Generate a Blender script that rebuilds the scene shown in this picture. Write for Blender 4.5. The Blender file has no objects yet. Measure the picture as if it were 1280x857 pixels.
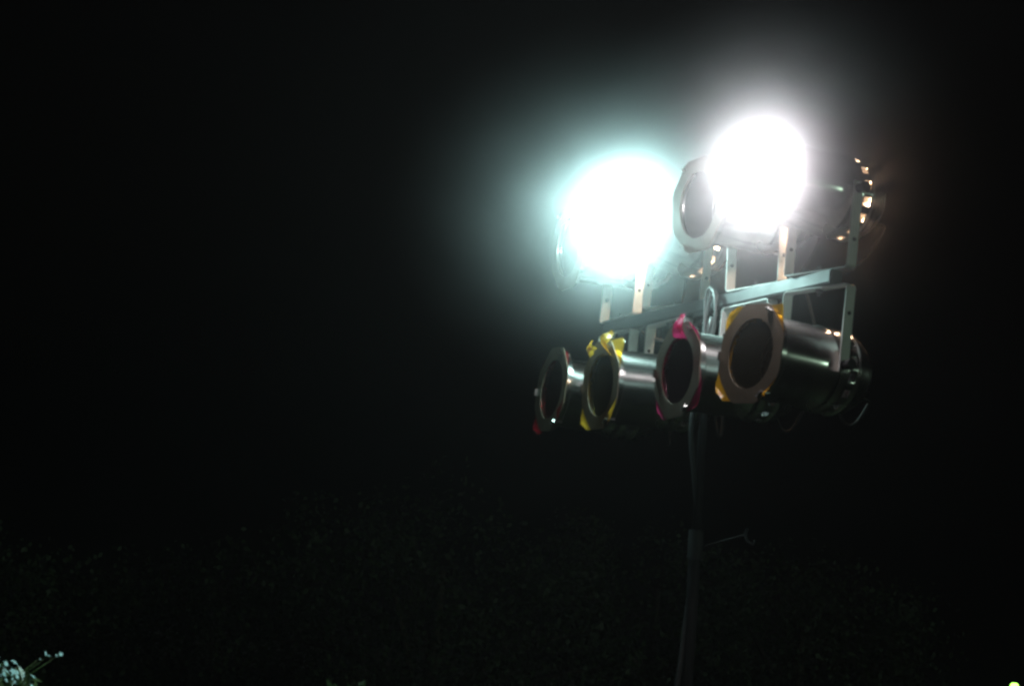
import bpy, bmesh, math, random
from mathutils import Vector, Matrix
R = math.radians
random.seed(7)
sc = bpy.context.scene
C = sc.collection

# ------------------------------------------------------------------ camera
F_PX, PITCH, ROLL = 2771.7, 0.1506, 0.1165          # solved from the crossbar, the yokes and the cans
CAM = Vector((0, 0, 1.6))
fw = Vector((0, math.cos(PITCH), math.sin(PITCH)))
u0 = Vector((0, -math.sin(PITCH), math.cos(PITCH)))
r0 = Vector((1, 0, 0))
rt = r0 * math.cos(ROLL) + u0 * math.sin(ROLL)
up = -r0 * math.sin(ROLL) + u0 * math.cos(ROLL)
cd = bpy.data.cameras.new('camera')
cd.sensor_width = 36.0
cd.lens = 36.0 * F_PX / 1280.0
cd.clip_start = 0.05
cd.clip_end = 3000
cam = bpy.data.objects.new('camera', cd)
C.objects.link(cam)
m3 = Matrix((rt, up, -fw)).transposed()
cam.matrix_world = Matrix.Translation(CAM) @ m3.to_4x4()
sc.camera = cam

def at(px, py, depth):
    """point on the ray of a photo pixel (1280 x 857) at a forward distance"""
    d = fw + rt * ((px - 640) / F_PX) + up * ((428.5 - py) / F_PX)
    return CAM + d * (depth / d.y)

# ------------------------------------------------------------------ night sky
w = bpy.data.worlds.new('World')
sc.world = w
w.use_nodes = True
nt = w.node_tree
sky = nt.nodes.new('ShaderNodeTexSky')
sky.sky_type = 'NISHITA'
sky.sun_disc = False
sky.sun_elevation = R(-4)
sky.sun_rotation = R(200)
bg = nt.nodes['Background']
nt.links.new(sky.outputs[0], bg.inputs[0])
bg.inputs[1].default_value = 0.03
w.cycles.sampling_method = 'NONE'

# far floodlight beyond the right edge, very weak: the night's stand-in for the sun
su = bpy.data.lights.new('sun', 'SUN')
su.energy = 0.12
su.angle = R(0.6)
su.color = (.66, 1.0, .74)
so_ = bpy.data.objects.new('sun', su); C.objects.link(so_)
so_.rotation_euler = Vector((.77, -.62, .11)).to_track_quat('Z', 'Y').to_euler()

sc.view_settings.view_transform = 'Standard'
sc.view_settings.look = 'None'
sc.view_settings.exposure = 0
sc.view_settings.gamma = 1
sc.view_settings.use_curve_mapping = False
sc.cycles.use_denoising = True
sc.cycles.volume_step_rate = 1.0
sc.cycles.volume_bounces = 3
sc.cycles.max_bounces = 8
sc.cycles.sample_clamp_indirect = .8
sc.cycles.filter_width = 2.7

LENS = 5.0             # radiance of the glass of a burning lamp, its beam is the lamp's own disc light
WATTS = 44.0
GLARE, GLARE_G, GLARE_W = 6.8, .3, .074        # added volume for lens glare, thickest at the lamps, thinning outward
HAZE, HAZE_G = .0017, .6

# ------------------------------------------------------------------ materials
def new_mat(name):
    m = bpy.data.materials.new(name)
    m.use_nodes = True
    m.node_tree.nodes.clear()
    o = m.node_tree.nodes.new('ShaderNodeOutputMaterial')
    return m, m.node_tree, o

def pbr(name, col, rough=0.5, metal=0.0, var=0.25, scale=30.0, bump=0.0, rvar=0.1, spec=0.5):
    m, t, o = new_mat(name)
    b = t.nodes.new('ShaderNodeBsdfPrincipled')
    tc = t.nodes.new('ShaderNodeTexCoord')
    n = t.nodes.new('ShaderNodeTexNoise')
    n.inputs['Scale'].default_value = scale
    n.inputs['Detail'].default_value = 6
    t.links.new(tc.outputs['Object'], n.inputs['Vector'])
    mx = t.nodes.new('ShaderNodeMix'); mx.data_type = 'RGBA'
    mx.inputs[6].default_value = (*[c * (1 - var) for c in col], 1)
    mx.inputs[7].default_value = (*[min(1, c * (1 + var)) for c in col], 1)
    t.links.new(n.outputs['Fac'], mx.inputs[0])
    t.links.new(mx.outputs[2], b.inputs['Base Color'])
    mr = t.nodes.new('ShaderNodeMapRange')
    mr.inputs[3].default_value = max(0.02, rough - rvar)
    mr.inputs[4].default_value = min(1, rough + rvar)
    n2 = t.nodes.new('ShaderNodeTexNoise'); n2.inputs['Scale'].default_value = scale * .37
    t.links.new(tc.outputs['Object'], n2.inputs['Vector'])
    t.links.new(n2.outputs['Fac'], mr.inputs[0])
    t.links.new(mr.outputs[0], b.inputs['Roughness'])
    b.inputs['Metallic'].default_value = metal
    b.inputs['Specular IOR Level'].default_value = spec
    if bump:
        bp = t.nodes.new('ShaderNodeBump')
        bp.inputs['Strength'].default_value = bump
        bp.inputs['Distance'].default_value = 0.004
        t.links.new(n.outputs['Fac'], bp.inputs['Height'])
        t.links.new(bp.outputs[0], b.inputs['Normal'])
    t.links.new(b.outputs[0], o.inputs[0])
    return m

def emit(name, col, s):
    m, t, o = new_mat(name)
    e = t.nodes.new('ShaderNodeEmission')
    e.inputs[0].default_value = (*col, 1); e.inputs[1].default_value = s
    t.links.new(e.outputs[0], o.inputs[0])
    m.cycles.emission_sampling = 'NONE' if 'burning' in name or 'glowing' in name else 'FRONT'
    return m

def gel(name, col, dif=0.3):
    """dyed plastic filter: mostly clear, a little milky, glossy"""
    m, t, o = new_mat(name)
    tr = t.nodes.new('ShaderNodeBsdfTransparent'); tr.inputs[0].default_value = (*col, 1)
    tl = t.nodes.new('ShaderNodeBsdfTranslucent'); tl.inputs[0].default_value = (*col, 1)
    df = t.nodes.new('ShaderNodeBsdfDiffuse'); df.inputs[0].default_value = (*col, 1)
    gl = t.nodes.new('ShaderNodeBsdfGlossy'); gl.inputs['Roughness'].default_value = 0.12
    nz = t.nodes.new('ShaderNodeTexNoise'); nz.inputs['Scale'].default_value = 14
    bp = t.nodes.new('ShaderNodeBump'); bp.inputs['Strength'].default_value = .35; bp.inputs['Distance'].default_value = .01
    t.links.new(nz.outputs['Fac'], bp.inputs['Height'])
    t.links.new(bp.outputs[0], gl.inputs['Normal'])
    a = t.nodes.new('ShaderNodeMixShader'); a.inputs[0].default_value = 0.5
    t.links.new(tl.outputs[0], a.inputs[1]); t.links.new(df.outputs[0], a.inputs[2])
    b = t.nodes.new('ShaderNodeMixShader'); b.inputs[0].default_value = dif
    t.links.new(tr.outputs[0], b.inputs[1]); t.links.new(a.outputs[0], b.inputs[2])
    c = t.nodes.new('ShaderNodeMixShader'); c.inputs[0].default_value = 0.06
    t.links.new(b.outputs[0], c.inputs[1]); t.links.new(gl.outputs[0], c.inputs[2])
    t.links.new(c.outputs[0], o.inputs[0])
    return m

def spun(m):
    t = m.node_tree
    b = next(n for n in t.nodes if n.type == 'BSDF_PRINCIPLED')
    tg = t.nodes.new('ShaderNodeTangent'); tg.direction_type = 'RADIAL'; tg.axis = 'X'
    t.links.new(tg.outputs[0], b.inputs['Tangent'])
    b.inputs['Anisotropic'].default_value = .85
    b.inputs['Anisotropic Rotation'].default_value = .25
    return m

M = dict(
    alu=spun(pbr('polished_aluminium', (.74, .72, .70), .25, 1.0, .28, 13, .06, .12)),
    strap=pbr('mill_aluminium', (.88, .86, .84), .5, .15, .12, 40, .03, .12),
    frame=pbr('galvanised_frame', (.075, .056, .036), .6, .2, .3, 60, .05, .15),
    bar=pbr('steel_bar', (.055, .055, .057), .5, .4, .3, 35, .06, .15),
    mast=pbr('dark_mast_steel', (.012, .012, .013), .7, 0, .25, 20, .03, .1, .15),
    black=pbr('black_rubber', (.02, .02, .021), .6, 0, .3, 40, .05, .1, .3),
    cable=pbr('grey_cable', (.12, .12, .12), .4, 0, .2, 40),
    bolt=pbr('dark_bolt', (.06, .06, .06), .4, .8, .2, 60),
    lens=pbr('unlit_lamp_glass', (.035, .037, .04), .12, 0, .4, 45, .5, .06),
    reflector=pbr('lamp_reflector', (.6, .6, .6), .3, 1.0, .1, 20),
    hot_teal=emit('burning_lamp_teal', (.42, 1.0, .93), LENS),
    hot_white=emit('burning_lamp_white', (1.0, .945, .975), LENS * .95),
    hot_back=emit('glowing_lamp_base', (1.0, .50, .17), 55.0),
    g_amber=gel('amber_gel', (.90, .46, .02)),
    g_yellow=gel('yellow_gel', (.85, .52, .04)),
    g_pink=gel('pink_gel', (.95, .06, .28)),
    g_red=gel('red_gel', (.60, .02, .04), .15),
    g_amber_shaded=gel('amber_gel_faded', (.75, .62, .42), .03),  # clearer copies for the middles, with the shade of the opening put in
    g_yellow_shaded=gel('yellow_gel_faded', (.72, .66, .45), .03),
    g_pink_shaded=gel('pink_gel_faded', (.75, .45, .55), .03),
    g_red_shaded=gel('red_gel_faded', (.7, .35, .35), .03),
    leaf=pbr('leaf', (.07, .11, .04), .35, 0, .5, 8, 0, .1),
    leaf2=pbr('hedge_leaf', (.055, .10, .03), .45, 0, .5, 8, 0, .1),
    leaf3=pbr('tree_leaf', (.042, .06, .025), .6, 0, .5, 3, 0, .1),
    bark=pbr('bark', (.05, .036, .025), .85, 0, .4, 30, .3),
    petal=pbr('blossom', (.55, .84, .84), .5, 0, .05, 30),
    grass=pbr('grass_ground', (.035, .05, .02), .9, 0, .6, 3.0, .4),
    green=emit('green_lamp_glow', (.36, 1.0, .10), 7.0),
)

# ------------------------------------------------------------------ helpers
def tag(o, label=None, cat=None, group=None, kind=None):
    if label: o['label'] = label
    if cat: o['category'] = cat
    if group: o['group'] = group
    if kind: o['kind'] = kind
    return o

def mesh_obj(name, verts, faces, mat, parent=None, smooth=True, mats=None, fm=None):
    me = bpy.data.meshes.new(name)
    me.from_pydata([tuple(v) for v in verts], [], faces)
    me.materials.append(M[mat])
    if smooth:
        for p in me.polygons: p.use_smooth = True
    me.update()
    o = bpy.data.objects.new(name, me)
    C.objects.link(o)
    if parent: o.parent = parent
    return o

def empty(name, loc, rot=(0, 0, 0)):
    o = bpy.data.objects.new(name, None)
    o.empty_display_size = .05
    o.location = loc; o.rotation_euler = rot
    C.objects.link(o)
    return o

def lathe(profile, segs, open_rows=None, pattern=None):
    """profile [(x, r)] turned about the X axis; open_rows = rows whose quads are left out where pattern(i)"""
    V, Fs = [], []
    for x, r in profile:
        for i in range(segs):
            a = 2 * math.pi * i / segs
            V.append((x, r * math.cos(a), r * math.sin(a)))
    for j in range(len(profile) - 1):
        for i in range(segs):
            if open_rows and j in open_rows and pattern(i): continue
            k = (i + 1) % segs
            Fs.append((j * segs + i, j * segs + k, (j + 1) * segs + k, (j + 1) * segs + i))
    return V, Fs

def sharp(o, ang=35):
    me = o.data
    bm = bmesh.new(); bm.from_mesh(me)
    for e in bm.edges:
        if len(e.link_faces) == 2 and e.calc_face_angle(0) > R(ang): e.smooth = False
    bm.to_mesh(me); bm.free()
    return o

def box(c, s):
    x, y, z = c; a, b, d = s[0] / 2, s[1] / 2, s[2] / 2
    V = [(x + i * a, y + j * b, z + k * d) for i in (-1, 1) for j in (-1, 1) for k in (-1, 1)]
    return V, [(0, 1, 3, 2), (4, 6, 7, 5), (0, 4, 5, 1), (2, 3, 7, 6), (0, 2, 6, 4), (1, 5, 7, 3)]

def bevel(o, wd=.002, seg=2):
    bm = bmesh.new(); bm.from_mesh(o.data)
    bmesh.ops.recalc_face_normals(bm, faces=bm.faces)
    bmesh.ops.bevel(bm, geom=bm.edges[:], offset=wd, segments=seg, affect='EDGES', clamp_overlap=True)
    bm.to_mesh(o.data); bm.free()
    return o

def tube(path, rad, segs=10, cap=True):
    P = [Vector(p) for p in path]
    V, Fs = [], []
    n = None
    for i, p in enumerate(P):
        t = (P[min(i + 1, len(P) - 1)] - P[max(i - 1, 0)]).normalized()
        if n is None:
            n = t.orthogonal().normalized()
        else:
            n = (n - t * n.dot(t)).normalized()
        b = t.cross(n)
        r = rad(i / (len(P) - 1)) if callable(rad) else rad
        for k in range(segs):
            a = 2 * math.pi * k / segs
            V.append(p + n * (r * math.cos(a)) + b * (r * math.sin(a)))
    for i in range(len(P) - 1):
        for k in range(segs):
            q = (k + 1) % segs
            Fs.append((i * segs + k, i * segs + q, (i + 1) * segs + q, (i + 1) * segs + k))
    if cap:
        Fs.append(tuple(range(segs))[::-1]); Fs.append(tuple((len(P) - 1) * segs + k for k in range(segs)))
    return V, Fs

def spline(pts, n=24):
    P = [Vector(p) for p in pts]
    P = [P[0] * 2 - P[1]] + P + [P[-1] * 2 - P[-2]]
    out = []
    for i in range(1, len(P) - 2):
        for k in range(n):
            t = k / n
            a, b, c, d = P[i - 1], P[i], P[i + 1], P[i + 2]
            out.append(.5 * ((2 * b) + (c - a) * t + (2 * a - 5 * b + 4 * c - d) * t * t + (3 * b - a - 3 * c + d) * t ** 3))
    out.append(P[-2])
    return out

def strap(path, width, thick):
    """flat bar bent along a path in the YZ plane, width along X"""
    P = [Vector(p) for p in path]
    V, Fs = [], []
    for i, p in enumerate(P):
        t = (P[min(i + 1, len(P) - 1)] - P[max(i - 1, 0)]).normalized()
        n = Vector((0, -t.z, t.y))
        for sx, sn in ((-1, -1), (1, -1), (1, 1), (-1, 1)):
            V.append(p + n * (sn * thick / 2) + Vector((sx * width / 2, 0, 0)))
    for i in range(len(P) - 1):
        for k in range(4):
            q = (k + 1) % 4
            Fs.append((i * 4 + k, i * 4 + q, i * 4 + 4 + q, i * 4 + 4 + k))
    L = (len(P) - 1) * 4
    Fs += [(3, 2, 1, 0), (L, L + 1, L + 2, L + 3)]
    return V, Fs

# ------------------------------------------------------------------ ground
V, Fs = [], []
rings = [0, 3, 6, 9, 12, 16, 22, 32, 50, 90, 180, 400, 900]
SEG = 48
for ri in rings:
    for i in range(SEG):
        a = 2 * math.pi * i / SEG
        z = 0 if ri < 1 or ri > 300 else random.uniform(-.03, .03)
        V.append((ri * math.cos(a), 6 + ri * math.sin(a), z))
for j in range(len(rings) - 1):
    for i in range(SEG):
        k = (i + 1) % SEG
        Fs.append((j * SEG + i, (j + 1) * SEG + i, (j + 1) * SEG + k, j * SEG + k))
tag(mesh_obj('ground', V, Fs, 'grass'), kind='structure')

# ------------------------------------------------------------------ lighting stand with its crossbar
PHI = 1.1785
D0 = Vector((0.7605, 5.5816, 2.7191))                   # top of the crossbar below the nearest lamp
bd = Vector((-math.cos(PHI), math.sin(PHI), 0))         # along the bar, away from the camera
face = Vector((-math.sin(PHI), -math.cos(PHI), 0))      # the way the lamps face
BAR = 0.0408
YAW = math.atan2(face.y, face.x)
top = D0 + bd * .575 + Vector((0, 0, -BAR))
foot = Vector((top.x + .11, top.y + .02, 0))
st = tag(empty('lighting_stand', foot), 'tall dark winch stand with grey crossbar carrying eight lamps', 'light stand')
def under(o, root):
    o.parent = root
    o.matrix_parent_inverse = Matrix.Translation(-Vector(root.location))
    return o
# crossbar: a square steel tube with a slightly rounded edge
half = .665
ctr = D0 + bd * .575 + Vector((0, 0, -BAR / 2))
V, Fs = box((0, 0, 0), (half * 2, .038, BAR - .004))
cb = bevel(mesh_obj('crossbar', V, Fs, 'bar', smooth=False), .004, 2)
cb.matrix_world = Matrix.Translation(ctr) @ Matrix.Rotation(math.atan2(bd.y, bd.x), 4, 'Z')
cb.parent = st; cb.matrix_parent_inverse = Matrix.Translation(-foot)
ax = (foot - top).normalized()
join_z = at(874, 683, top.y).z
tj = (top.z - join_z) / (top.z - foot.z)
pj = top.lerp(foot, tj)
low = top.lerp(foot, .93)
under(mesh_obj('upper_mast', *tube([top + Vector((0, 0, .002)), top.lerp(foot, tj * .5), pj + ax * .1], .0115, 20), 'mast'), st)
under(mesh_obj('lower_mast', *tube([pj - ax * .02, pj, low], .0170, 24), 'mast'), st)
under(sharp(mesh_obj('mast_collar', *tube([pj - ax * .045, pj - ax * .04, pj + ax * .03, pj + ax * .035], .021, 20), 'black')), st)
side = Vector((math.cos(R(15)), math.sin(R(15)), 0))
# winch arm and handle on the collar
hk = at(934, 668, pj.y)
arm = [pj - side * .02, pj + side * .01, pj.lerp(hk, .8), hk]
wa = under(mesh_obj('winch_arm', *tube(spline(arm, 6), .0025, 10), 'mast'), st)
hd = [hk + Vector((0, 0, .018)), hk + Vector((-.004, 0, 0)), hk + Vector((.002, -.01, -.02)), hk + Vector((.018, -.015, -.026)), hk + Vector((.022, -.012, -.014))]
o = mesh_obj('winch_handle', *tube(spline([p - foot for p in hd], 6),   .004, 10), 'mast'); o.parent = wa; o.matrix_parent_inverse = Matrix.Translation(foot)
# saddle plate that clamps the crossbar to the mast
V, Fs = box((0, 0, 0), (.11, .052, .012))
sp_ = bevel(mesh_obj('saddle_plate', V, Fs, 'bolt', smooth=False), .003, 2)
sp_.matrix_world = Matrix.Translation(top + Vector((0, 0, -.008))) @ Matrix.Rotation(math.atan2(bd.y, bd.x), 4, 'Z')
sp_.parent = st; sp_.matrix_parent_inverse = Matrix.Translation(-foot)
for k in range(3):
    a = YAW + math.pi + R(20) + k * 2 * math.pi / 3
    e = foot + Vector((math.cos(a) * .75, math.sin(a) * .75, .015))
    s_ = top.lerp(foot, .68)
    under(mesh_obj('leg', *tube([s_, s_.lerp(e, .5), e], .013, 12), 'mast'), st)
    m_ = s_.lerp(e, .55)
    under(mesh_obj('leg_brace', *tube([low, low.lerp(m_, .5), m_], .008, 10), 'mast'), st)

# ------------------------------------------------------------------ lamps
YW, PL = .2567, .2056
RING = .195
def yoke_path(sg):
    hw = YW / 2 - .002
    ln = PL + .018
    r = .010
    pts = [(0, -hw, ln)]
    for k in range(7):
        a = math.pi + k / 6 * math.pi / 2
        pts.append((0, -hw + r + r * math.cos(a), r + r * math.sin(a)))
    for k in range(7):
        a = 1.5 * math.pi + k / 6 * math.pi / 2
        pts.append((0, hw - r + r * math.cos(a), r + r * math.sin(a)))
    pts.append((0, hw, ln))
    pts = [(x, y, z + .0017) for x, y, z in pts]
    return [(x, y, z * sg) for x, y, z in (pts if sg > 0 else pts)]

def octagon_frame(hole=.090, inr=.1265, th=.0025):
    n = 48
    V = []
    for xx in (0, th):
        for i in range(n):
            a = 2 * math.pi * (i + .5) / n
            V.append((xx, hole * math.cos(a), hole * math.sin(a)))
        for i in range(n):
            a = 2 * math.pi * (i + .5) / n
            m = (a % (math.pi / 4)) - math.pi / 8
            rr = inr / math.cos(((a + math.pi / 8) % (math.pi / 4)) - math.pi / 8)
            V.append((xx, rr * math.cos(a), rr * math.sin(a)))
    Fs = []
    for i in range(n):
        k = (i + 1) % n
        Fs += [(i, n + i, n + k, k), (2 * n + i, 2 * n + k, 3 * n + k, 3 * n + i),
               (i, k, 2 * n + k, 2 * n + i), (n + i, 3 * n + i, 3 * n + k, n + k)]
    return V, Fs

def gel_sheet(rot, half=.1215, curl=.012, seed=0, reach=(.17,) * 4):
    """a square of filter, its corners poking out past the frame and curling"""
    rnd = random.Random(seed)
    n = 30
    V, Fs = [], []
    ph = [rnd.uniform(0, 6) for _ in range(4)]
    cc, ss = math.cos(rot), math.sin(rot)
    for i in range(n + 1):
        for j in range(n + 1):
            u = (i / n * 2 - 1) * half; v = (j / n * 2 - 1) * half
            r = math.hypot(u, v)
            e = max(0, (r - .118) / .06)
            q = ph[(u > 0) * 2 + (v > 0)]
            x = curl * e * math.sin(q) * 1.6 + .003 * e * math.sin(60 * u + q)
            if r < .118: x = 0
            lim = reach[(u > 0) * 2 + (v > 0)] * (1 + .02 * math.sin(90 * u + q) * (r > .12))
            if r > lim: u, v = u * lim / r, v * lim / r
            V.append((x, u * cc - v * ss, u * ss + v * cc))
    for i in range(n):
        for j in range(n):
            a = i * (n + 1) + j
            Fs.append((a, a + 1, a + n + 2, a + n + 1))
    return V, Fs

body_prof = [(.176, .1215), (.176, .108), (.160, .1065), (.150, .105), (.06, .105), (.012, .105), (.006, .1095), (-.003, .1095), (-.009, .105),
             (-.018, .105), (-.024, .1095), (-.033, .1095), (-.038, .105), (-.041, .105), (-.060, .105), (-.067, .105), (-.071, .109), (-.078, .109)]
cap_prof = [(-.0785, .1075), (-.083, .1045), (-.100, .101), (-.1005, .093), (-.122, .088), (-.128, .083), (-.129, .03), (-.129, .001)]
front_prof = [(.190, .119), (.192, .1225), (.178, .1225), (.176, .119), (.176, .108)]

GROUP = 'lamps mounted along the crossbar'
cans = {}
bulbs = []
def make_can(key, s, sg, pan, tilt, label, lit=None, gelspec=None, lean=(0, 0)):
    base = D0 + bd * s + Vector((0, 0, 0 if sg > 0 else -BAR))
    root = empty('stage_lamp', base, (R(lean[0]), R(lean[1]), YAW + R(pan)))
    tag(root, label, 'stage lamp', GROUP)
    y = mesh_obj('yoke', *strap(yoke_path(sg), .030, .0034), 'strap', root, smooth=False)
    bmy = bevel(y, .0006, 1)
    tm = Matrix.Translation((0, 0, sg * (PL + .0017))) @ Matrix.Rotation(-R(tilt), 4, 'Y')
    def part(name, vf, mat, parent=root, smooth=True, sh=None, mtx=None):
        o = mesh_obj(name, vf[0], vf[1], mat, None, smooth)
        if sh: sharp(o, sh)
        o.parent = parent
        if parent is root: o.matrix_local = tm @ (mtx or Matrix())
        elif mtx: o.matrix_local = mtx
        return o
    # rolled body, with the ring of cooling slots cut through it
    bo = part('housing', lathe(body_prof, 60, {13}, lambda i: i % 4 in (1, 2)), 'alu', sh=40)
    so = bo.modifiers.new('thickness', 'SOLIDIFY'); so.thickness = .0012; so.offset = -1
    ho = part('colour_frame_holder', lathe(front_prof, 60), 'alu', sh=40)
    for k in range(3):
        a = R(90 + 120 * k + 30) if sg > 0 else R(-90 + 120 * k + 30)
        V, Fs = box((.190, .123 * math.cos(a), .123 * math.sin(a)), (.03, .006, .022))
        q = Matrix.Rotation(a, 3, 'X'); V = [q @ (Vector(v) - Vector((.190, .123 * math.cos(a), .123 * math.sin(a)))) + Vector((.190, .123 * math.cos(a), .123 * math.sin(a))) for v in V]
        part('frame_clip', (V, Fs), 'alu', parent=ho, smooth=False)
    if not lit: part('shade_sleeve', lathe([(.174, .1035), (.12, .1025), (.0845, .1025)], 40), 'black')  # added liner, its black stands for the shade inside an unlit can
    cp = part('rear_cap', lathe(cap_prof, 60), 'alu', sh=30)
    part('cable_gland', lathe([(-.128, .011), (-.150, .011), (-.152, .007), (-.165, .006), (-.165, .001)], 14), 'black', parent=cp, sh=30, mtx=Matrix.Translation((0, 0, -.045)))
    fr = part('colour_frame', octagon_frame(), 'frame', sh=30, smooth=False, mtx=Matrix.Translation((.194, 0, 0)) @ Matrix.Rotation(R(random.uniform(-5, 5)), 4, 'X'))
    # the lamp inside
    lx = .165 if lit else .085
    n = 40
    lens = [(lx + .010 * (1 - (r / .1) ** 2), max(r, .0005)) for r in (.0995, .09, .075, .06, .045, .03, .015, 0)]
    lg = part('lamp_glass', lathe(lens, n), {'teal': 'hot_teal', 'white': 'hot_white'}.get(lit, 'lens'))
    if lit:
        ld = bpy.data.lights.new('lamp_bulb', 'POINT')
        ld.shadow_soft_size = .07; ld.energy = WATTS * (2.0 if lit == 'teal' else .78)
        ld.color = (.60, 1.0, .955) if lit == 'teal' else (1.0, .945, .975)
        lo_ = bpy.data.objects.new('lamp_bulb', ld); C.objects.link(lo_)
        lo_.parent = root
        lo_.matrix_local = tm @ Matrix.Translation((.230, 0, 0))
        lb = bpy.data.lights.new('stray_light', 'POINT')      # what leaks out through the cooling slots
        lb.energy = 12.0; lb.color = (1.0, .66, .43); lb.shadow_soft_size = .03
        lr_ = bpy.data.objects.new('stray_light', lb); C.objects.link(lr_)
        lr_.parent = root
        lr_.matrix_local = tm @ Matrix.Translation((-.050, 0, 0))
        bulbs.append(base + Matrix.Rotation(YAW + R(pan), 3, 'Z') @ (tm @ Vector((.230, 0, 0))))
    refl = [(lx - .001, .0992), (lx - .02, .092), (lx - .05, .07), (lx - .075, .045), (lx - .085, .03)]
    part('lamp_reflector', lathe(refl, n), 'reflector', parent=lg)
    bx_ = lx - .086
    part('lamp_base', lathe([(bx_, .001), (bx_, .040), (0, .045), (-.012, .04), (-.012, .001)], 12), 'hot_back' if lit else 'black', parent=lg, sh=30)
    for sy in (-1, 1):
        V, Fs = lathe([(0, .012), (.004, .012), (.005, .009), (.018, .014), (.030, .014), (.030, .001)], 14)
        V = [(v[1], sy * (YW / 2 + v[0] + .0005), v[2]) for v in V]
        k = part('tilt_knob', (V, Fs), 'black', parent=bo, sh=30)
        V, Fs = lathe([(0, .0052), (.003, .0045), (.003, .0005)], 10)
        V = [(v[1], sy * (YW / 2 + .0002) + (v[0] if sy > 0 else -v[0]), sg * .075 + v[2]) for v in V]
        mesh_obj('bolt', V, Fs, 'bolt', y)
        V, Fs = lathe([(0, .0052), (.003, .0045), (.003, .0005)], 10)
        V = [(v[1], sy * (YW / 2 - .0038) - (v[0] if sy > 0 else -v[0]), sg * .075 + v[2]) for v in V]
        mesh_obj('bolt', V, Fs, 'bolt', y)
    # bolt and wing nut that fix the yoke to the bar
    V, Fs = lathe([(0, .011), (.007, .010), (.008, .005), (.016, .005), (.016, .0005)], 6)
    V = [(v[1], v[2], sg * (v[0] + .0036)) for v in V]
    mesh_obj('yoke_bolt', V, Fs, 'bolt', y, smooth=False)
    if gelspec:
        mat, rot, seed, flaps, reach = gelspec
        go = part('colour_gel', gel_sheet(R(rot), seed=seed, reach=reach), mat, mtx=Matrix.Translation((.1925, 0, 0)))
        go.data.materials.append(M[mat + '_faded'])          # clearer middle puts the shade of the opening into the filter
        for p in go.data.polygons:
            if math.hypot(p.center.y - .009, p.center.z + .008) < .0935: p.material_index = 1  # offset leaves a coloured crescent for the light at the rim
        for fl in flaps:
            # a crumpled tongue of filter folded forward over the frame: polar angle, width, length out, lift
            a, wd, r_in, r_out, lift = fl
            rnd = random.Random(seed + 5)
            V, Fs = [], []
            nu, nv = 8, 6
            for iu in range(nu + 1):
                for iv in range(nv + 1):
                    t = iv / nv; u = (iu / nu - .5) * wd * (1 - .75 * t)
                    rr = r_out + (r_in - r_out) * t if lift > 0 else r_in + (r_out - r_in) * t
                    xx = .201 + abs(lift) * math.sin(math.pi * min(1, t * 1.1)) + rnd.uniform(-.003, .003)
                    aa = R(a)
                    V.append((xx, rr * math.cos(aa) - u * math.sin(aa), rr * math.sin(aa) + u * math.cos(aa)))
            for iu in range(nu):
                for iv in range(nv):
                    q = iu * (nv + 1) + iv
                    Fs.append((q, q + 1, q + nv + 2, q + nv + 1))
            part('gel_flap', (V, Fs), mat, parent=go, smooth=False, mtx=Matrix.Translation((-.1925, 0, 0)))
    cans[key] = (root, tm)
    return root

make_can('A', 1.1579, 1, -3, -5, 'unlit silver lamp in upper row beside the teal glow, leftmost', lean=(0, 0))
make_can('B', .8037, 1, 14, 1, 'burning lamp with teal white glow in the upper row', lit='teal')
make_can('C', .3270, 1, 4, -2, 'unlit silver lamp in upper row between the two burning lamps', lean=(0, 3.5))
make_can('D', 0.0, 1, 8, -1, 'burning pinkish white lamp in upper row with glowing rear slots', lit='white')
make_can('a', 1.1559, -1, -4, 1, 'unlit silver lamp with red gel, leftmost in the lower row', gelspec=('g_red', 12, 3, [], (.142, .146, .126, .126)))
make_can('b', .8194, -1, -2, -3, 'unlit silver lamp in lower row with crumpled yellow gel on top', gelspec=('g_yellow', 4, 8, [(62, .09, .105, .165, -.02), (118, .05, .11, .15, -.012)], (.142, .138, .130, .158)))
make_can('c', .3522, -1, 0, -2, 'unlit silver lamp in lower row with pink gel corner folded over', gelspec=('g_pink', 8, 11, [(82, .085, .085, .150, -.012)], (.141, .133, .140, .134)))
make_can('d', -.0095, -1, 8, 1, 'unlit silver lamp in lower row with amber gel corners, rightmost', gelspec=('g_amber', -3, 4, [], (.145, .146, .133, .172)))

# ------------------------------------------------------------------ cables
bpy.context.view_layer.update()
def rear(key):
    root, tm = cans[key]
    return root.matrix_world @ tm @ Vector((-.163, 0, -.045)), (root.matrix_world @ tm).to_3x3() @ Vector((-1, 0, 0))
names = dict(A='upper leftmost lamp', B='teal glowing lamp', C='unlit upper middle lamp', D='pinkish white lamp',
             a='red gel lamp', b='yellow gel lamp', c='pink gel lamp', d='amber gel lamp')
svals = dict(A=1.02, B=.68, C=.46, D=.16, a=.98, b=.70, c=.45, d=.14)
for k in cans:
    p, dr = rear(k)
    q = D0 + bd * svals[k] - face * .030 + Vector((0, 0, -BAR / 2))
    lo = min(p.z, q.z) - random.uniform(.03, .07)
    mid = (p + q) / 2 - face * .06; mid.z = lo if p.z < q.z else (p.z * .4 + q.z * .6)
    o = mesh_obj('power_cable', *tube(spline([p, p + dr * .035 + Vector((0, 0, -.012)), mid, q + Vector((0, 0, .01)) - face * .012, q], 8), .0042, 8), 'black')
    tag(o, 'short black cable from the back of the ' + names[k] + ' to the crossbar', 'cable', 'lamp tail cables')
pts = [top - face * .045 + bd * .05 + Vector((0, 0, .02)), top - face * .05 + Vector((0, 0, -.1))]
for k in range(1, 9):
    t = k / 9
    p = top.lerp(foot, t)
    pts.append(p - side * (.035 + .02 * math.sin(k * 2.1)) - face * .02)
o = mesh_obj('trunk_cable', *tube(spline(pts, 8), .0075, 8), 'black')
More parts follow.
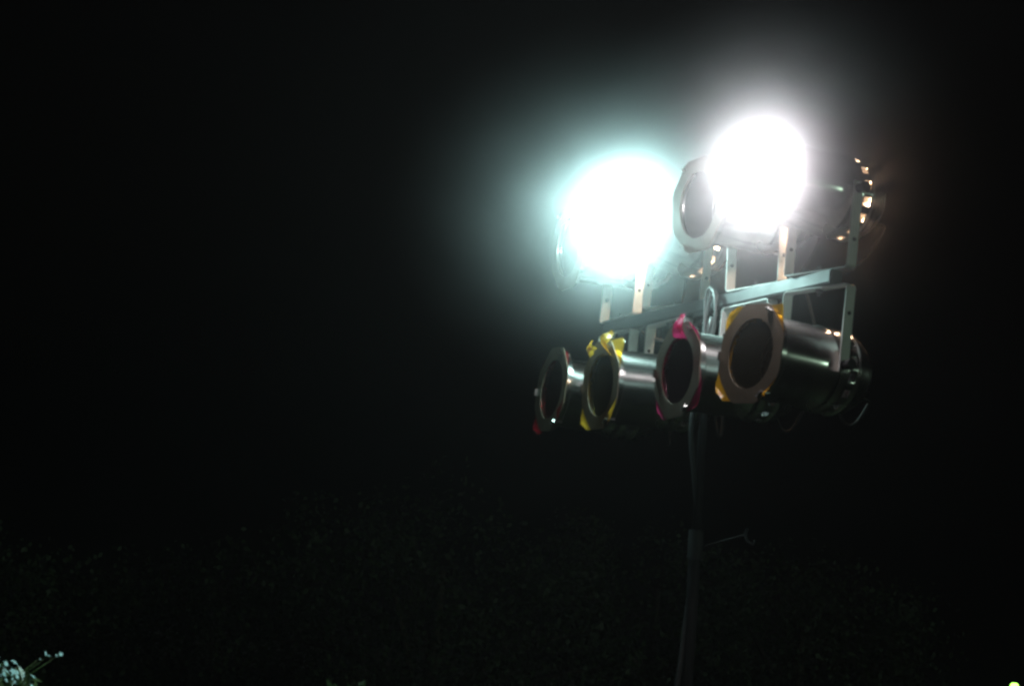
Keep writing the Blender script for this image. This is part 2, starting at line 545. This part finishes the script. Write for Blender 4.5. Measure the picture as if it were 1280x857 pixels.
tag(o, 'long black cable running down beside the mast of the stand', 'cable')

pts = []
c0 = D0 + bd * .50 + face * .03 + Vector((0, 0, -BAR / 2))
for k in range(46):
    a = k / 12 * 2 * math.pi
    pts.append(c0 + bd * (.028 * math.sin(a) + .010 * math.sin(k * .9)) + face * (.004 * (k / 12)) + Vector((0, 0, -.045 + .075 * math.cos(a) + .008 * math.sin(k * .37))))
o = mesh_obj('looped_cable', *tube(pts, .0045, 8), 'cable')
tag(o, 'spare grey cable coiled and hung over the crossbar above the mast', 'cable')
for k, (s0, s1, dz) in enumerate([(1.06, .62, .05), (.62, .18, .06)]):
    p0 = D0 + bd * s0 - face * .022 + Vector((0, 0, -BAR)); p1 = D0 + bd * s1 - face * .022 + Vector((0, 0, -BAR))
    pm = (p0 + p1) / 2 + Vector((0, 0, -dz))
    o = mesh_obj('bar_cable', *tube(spline([p0, p0.lerp(pm, .6) - Vector((0, 0, dz * .2)), pm, p1.lerp(pm, .6) - Vector((0, 0, dz * .2)), p1], 8), .005, 8), 'cable')
    tag(o, ['grey cable sagging under the crossbar above the yellow gel lamp', 'grey cable sagging under the crossbar above the pink gel lamp'][k], 'cable', 'cables sagging under the crossbar')

# ------------------------------------------------------------------ plants
def plant(name, label, centre, rad, nleaf, size, mat, seed, blossoms=(), base=None):
    rnd = random.Random(seed)
    b = Vector((centre.x, centre.y, 0)) if base is None else base
    root = tag(empty(name, b), label, 'shrub')
    V, Fs = [], []
    clumps = []
    while len(clumps) < 34:
        v = Vector((rnd.uniform(-1, 1), rnd.uniform(-1, 1), rnd.uniform(-1, 1)))
        if .3 < v.length < 1: clumps.append((Vector((v.x * rad[0], v.y * rad[1], v.z * rad[2])), rnd.uniform(.16, .34)))
    for i in range(nleaf):
        c, cr = rnd.choice(clumps)
        g = Vector((rnd.gauss(0, 1), rnd.gauss(0, 1), rnd.gauss(0, 1))).normalized() * cr * rnd.random() ** .5 * rad[0]
        p = centre + c + g - b
        nrm = Vector((rnd.gauss(0, 1), rnd.gauss(0, 1), rnd.gauss(.6, 1))).normalized()
        t = nrm.orthogonal().normalized(); t.rotate(Matrix.Rotation(rnd.uniform(0, 6.28), 3, nrm))
        s2 = nrm.cross(t)
        L = size * rnd.uniform(.6, 1.3); W = L * .34
        k = len(V)
        V += [p, p + t * L * .45 + s2 * W + nrm * W * .35, p + t * L, p + t * L * .45 - s2 * W + nrm * W * .35, p + t * L * .5]
        Fs += [(k, k + 4, k + 1), (k + 1, k + 4, k + 2), (k, k + 3, k + 4), (k + 3, k + 2, k + 4)]
    mesh_obj('foliage', V, Fs, mat, root, smooth=False)
    for i in range(7):
        c, cr = clumps[i]
        e = centre + c - b
        pth = spline([Vector((rnd.uniform(-.08, .08), rnd.uniform(-.08, .08), 0)), e * .45 + Vector((rnd.uniform(-.05, .05), 0, .1)), e], 6)
        mesh_obj('stem', *tube(pth, lambda t: .014 * (1 - .75 * t), 7), 'bark', root)
    for (pos, r_) in blossoms:
        VV, FF = [], []
        nr = Vector((.7 + rnd.uniform(-.4, .4), -.4 + rnd.uniform(-.4, .4), .6 + rnd.uniform(-.4, .4))).normalized(); t = nr.orthogonal().normalized(); s2 = nr.cross(t)
        for j in range(5):
            a = j * 2 * math.pi / 5 + r_ * 50
            dr = t * math.cos(a) + s2 * math.sin(a); dp = -t * math.sin(a) + s2 * math.cos(a)
            k = len(VV); p = pos - b
            VV += [p, p + dr * r_ * .6 + dp * r_ * .4 + nr * r_ * .2, p + dr * r_ * 1.1, p + dr * r_ * .6 - dp * r_ * .4 + nr * r_ * .2]
            FF += [(k, k + 1, k + 2, k + 3)]
        mesh_obj('blossom', VV, FF, 'petal', root, smooth=False)
        stem_to = centre + (pos - centre) * .3 - b
        mesh_obj('twig', *tube([stem_to, (stem_to + pos - b) / 2 + Vector((0, 0, .015)), pos - b], .0009, 6), 'leaf2', root)
    return root

YS = 6.3
rb = random.Random(21)
bl = [(at(rb.uniform(-12, 26) if k % 3 else rb.uniform(8, 46), rb.uniform(818, 862) if k % 3 else rb.uniform(842, 862), YS + rb.uniform(-.06, .06)), rb.uniform(.006, .012)) for k in range(34)]
bl += [(at(57, 816, YS), .007), (at(61, 819, YS), .006), (at(50, 823, YS), .005), (at(71, 819, YS), .006), (at(76, 817, YS), .007)]
plant('flowering_shrub', 'leafy shrub with pale blossoms lit turquoise in the bottom left corner', at(-70, 930, YS), (.27, .3, .26), 3800, .042, 'leaf', 3, bl)
plant('round_shrub', 'dim green shrub barely showing at the bottom edge left of the mast', at(425, 948, 8.5), (.34, .34, .26), 3600, .05, 'leaf2', 9)

def tree(label, px, depth, top_py, rx, seed):
    rnd = random.Random(seed)
    tp = at(px, top_py, depth)
    H = tp.z
    root = tag(empty('leafy_tree', (tp.x, tp.y, 0)), label, 'tree', 'dark trees behind the stand')
    cz = H * .64
    rz = H * .36
    lean = rnd.uniform(-.2, .2)
    mesh_obj('trunk', *tube(spline([(0, 0, -.05), (lean * .3, .05, H * .2), (lean, 0, H * .45), (lean * .8, .1, H * .8)], 6), lambda t: .15 * (1 - .85 * t) + .012, 10), 'bark', root)
    clumps = []
    while len(clumps) < 60:
        v = Vector((rnd.uniform(-1, 1), rnd.uniform(-1, 1), rnd.uniform(-1, 1)))
        if .45 < v.length < 1: clumps.append((Vector((v.x * rx, v.y * rx, cz + v.z * rz)), rnd.uniform(.3, .62)))
    for i in range(9):
        c = clumps[i][0]
        st_ = Vector((lean * .8, 0, H * rnd.uniform(.28, .5)))
        mesh_obj('limb', *tube(spline([st_, st_.lerp(c, .5) + Vector((0, 0, .12)), c], 5), lambda t: .05 * (1 - .85 * t), 7), 'bark', root)
    V, Fs = [], []
    for i in range(15000):
        c, cr = rnd.choice(clumps)
        p = c + Vector((rnd.gauss(0, 1), rnd.gauss(0, 1), rnd.gauss(0, 1))).normalized() * cr * rnd.random() ** .45
        nrm = Vector((rnd.gauss(0, 1), rnd.gauss(0, 1), rnd.gauss(.6, 1))).normalized()
        tt = nrm.orthogonal().normalized(); tt.rotate(Matrix.Rotation(rnd.uniform(0, 6.28), 3, nrm))
        s2 = nrm.cross(tt); Lf = rnd.uniform(.035, .075); k = len(V)
        V += [p, p + tt * Lf * .5 + s2 * Lf * .32, p + tt * Lf, p + tt * Lf * .5 - s2 * Lf * .32]
        Fs.append((k, k + 1, k + 2, k + 3))
    mesh_obj('crown', V, Fs, 'leaf3', root, smooth=False)
for a in [('dark leafy tree at the left edge behind the blossoming shrub', 30, 21, 700, 1.7, 31),
          ('dark leafy tree standing left of the dim green shrub', 265, 23, 715, 1.5, 32),
          ('broad dark tree between the dim green shrub and the mast', 560, 20, 625, 1.9, 33),
          ('dark tree directly behind the mast of the stand', 830, 24, 655, 1.8, 34),
          ('dark leafy tree to the right of the mast', 1010, 21, 700, 1.3, 35)]:
    tree(*a)

# ------------------------------------------------------------------ small green lamp on a post, far right
gp = at(1268, 857, 26)
gr = tag(empty('post_lamp', (gp.x, gp.y, 0)), 'small glowing green lamp at the bottom right corner', 'lamp')
z = gp.z
mesh_obj('post', *tube([(0, 0, 0), (0, 0, z * .5), (0, 0, z - .06)], .025, 12), 'mast', gr)
V, Fs = lathe([(-.036, .024), (-.024, .040), (0, .048), (.024, .040), (.036, .024)], 20)
mesh_obj('globe', [(v[1], v[2], v[0] + z) for v in V], Fs, 'green', gr)
V, Fs = lathe([(0, .03), (.0, .06), (.012, .05), (.02, .001)], 20)
sharp(mesh_obj('lamp_cap', [(v[1], v[2], v[0] + z + .037) for v in V], Fs, 'black', gr))
V, Fs = lathe([(0, .026), (.0, .045), (.02, .04), (.02, .001)], 20)
sharp(mesh_obj('lamp_collar', [(v[1], v[2], v[0] + z - .057) for v in V], Fs, 'black', gr))

# ------------------------------------------------------------------ air: added volume that imitates lens glare round the burning lamps
def glare_mat():
    m, t, o = new_mat('lens_glare')
    L = t.links.new
    v = t.nodes.new('ShaderNodeVolumePrincipled')
    v.inputs['Color'].default_value = (.97, .97, 1, 1)
    v.inputs['Anisotropy'].default_value = GLARE_G
    tc = t.nodes.new('ShaderNodeTexCoord')
    def math_(op, a, b=None):
        n = t.nodes.new('ShaderNodeMath'); n.operation = op
        for i, x in enumerate((a, b)):
            if x is None: continue
            if isinstance(x, (int, float)): n.inputs[i].default_value = x
            else: L(x, n.inputs[i])
        return n.outputs[0]
    def dist2(c, sc_=1.0):
        sb = t.nodes.new('ShaderNodeVectorMath'); sb.operation = 'SUBTRACT'; sb.inputs[1].default_value = c
        L(tc.outputs['Object'], sb.inputs[0])
        ln = t.nodes.new('ShaderNodeVectorMath'); ln.operation = 'DOT_PRODUCT'
        L(sb.outputs[0], ln.inputs[0]); L(sb.outputs[0], ln.inputs[1])
        return ln.outputs['Value']
    core = None
    lobes = [(b_ + Vector((.08, -.06, -.01)), 1.0, GLARE_W) for b_ in bulbs]      # one lobe per lamp, shifted to centre its glow
    lobes.append((bulbs[0] + face * .22 + Vector((0, 0, -.02)), .045, .115))      # and a wider, weaker lobe to spread the teal glow
    for c_, am, wd in lobes:
        e = math_('MULTIPLY', math_('EXPONENT', math_('MULTIPLY', math_('SQRT', dist2(c_ - GLARE_C)), -1 / wd)), am)
        core = e if core is None else math_('ADD', core, e)
    nz = t.nodes.new('ShaderNodeTexNoise'); nz.inputs['Scale'].default_value = 5.0; nz.inputs['Detail'].default_value = 1
    L(tc.outputs['Object'], nz.inputs['Vector'])
    mr = t.nodes.new('ShaderNodeMapRange'); mr.inputs[1].default_value = .3; mr.inputs[2].default_value = .7
    mr.inputs[3].default_value = .75; mr.inputs[4].default_value = 1.25
    L(nz.outputs['Fac'], mr.inputs[0])
    d = math_('MULTIPLY', math_('MAXIMUM', math_('SUBTRACT', core, .0006), 0.0), math_('MULTIPLY', mr.outputs[0], GLARE))
    L(d, v.inputs['Density'])
    L(v.outputs[0], o.inputs['Volume'])
    m.cycles.volume_step_rate = .3
    m.cycles.volume_sampling = 'EQUIANGULAR'
    return m
GLARE_C = (bulbs[0] + bulbs[1]) / 2
M['glare_volume'] = glare_mat()
RAD = GLARE_W * 9.5
bm = bmesh.new()
bmesh.ops.create_icosphere(bm, subdivisions=4, radius=RAD)
axis = (bulbs[0] - bulbs[1]); hl = axis.length / 2
rq = Vector((0, 0, 1)).rotation_difference(axis).to_matrix()
for v in bm.verts:                                    # stretched to a capsule that takes in both lamps
    v.co.z += hl if v.co.z > 0 else -hl
    v.co = rq @ v.co
me = bpy.data.meshes.new('glare_volume'); bm.to_mesh(me); bm.free()
me.materials.append(M['glare_volume'])
so = bpy.data.objects.new('glare_volume', me); C.objects.link(so)
so.location = GLARE_C
tag(so, 'added glow volume imitating lens glare round the two burning lamps', 'glare_volume', kind='stuff')
m, t, o = new_mat('night_haze')
v = t.nodes.new('ShaderNodeVolumePrincipled')
v.inputs['Color'].default_value = (1, .88, .90, 1)
v.inputs['Anisotropy'].default_value = HAZE_G
v.inputs['Density'].default_value = HAZE
t.links.new(v.outputs[0], o.inputs['Volume'])
m.cycles.volume_sampling = 'MULTIPLE_IMPORTANCE'
M['haze'] = m
V, Fs = box((0, 6, 2), (1810, 1810, 6.2))
hz = mesh_obj('haze', V, Fs, 'haze', smooth=False)
tag(hz, 'faint night haze filling the whole place', 'haze', kind='stuff')
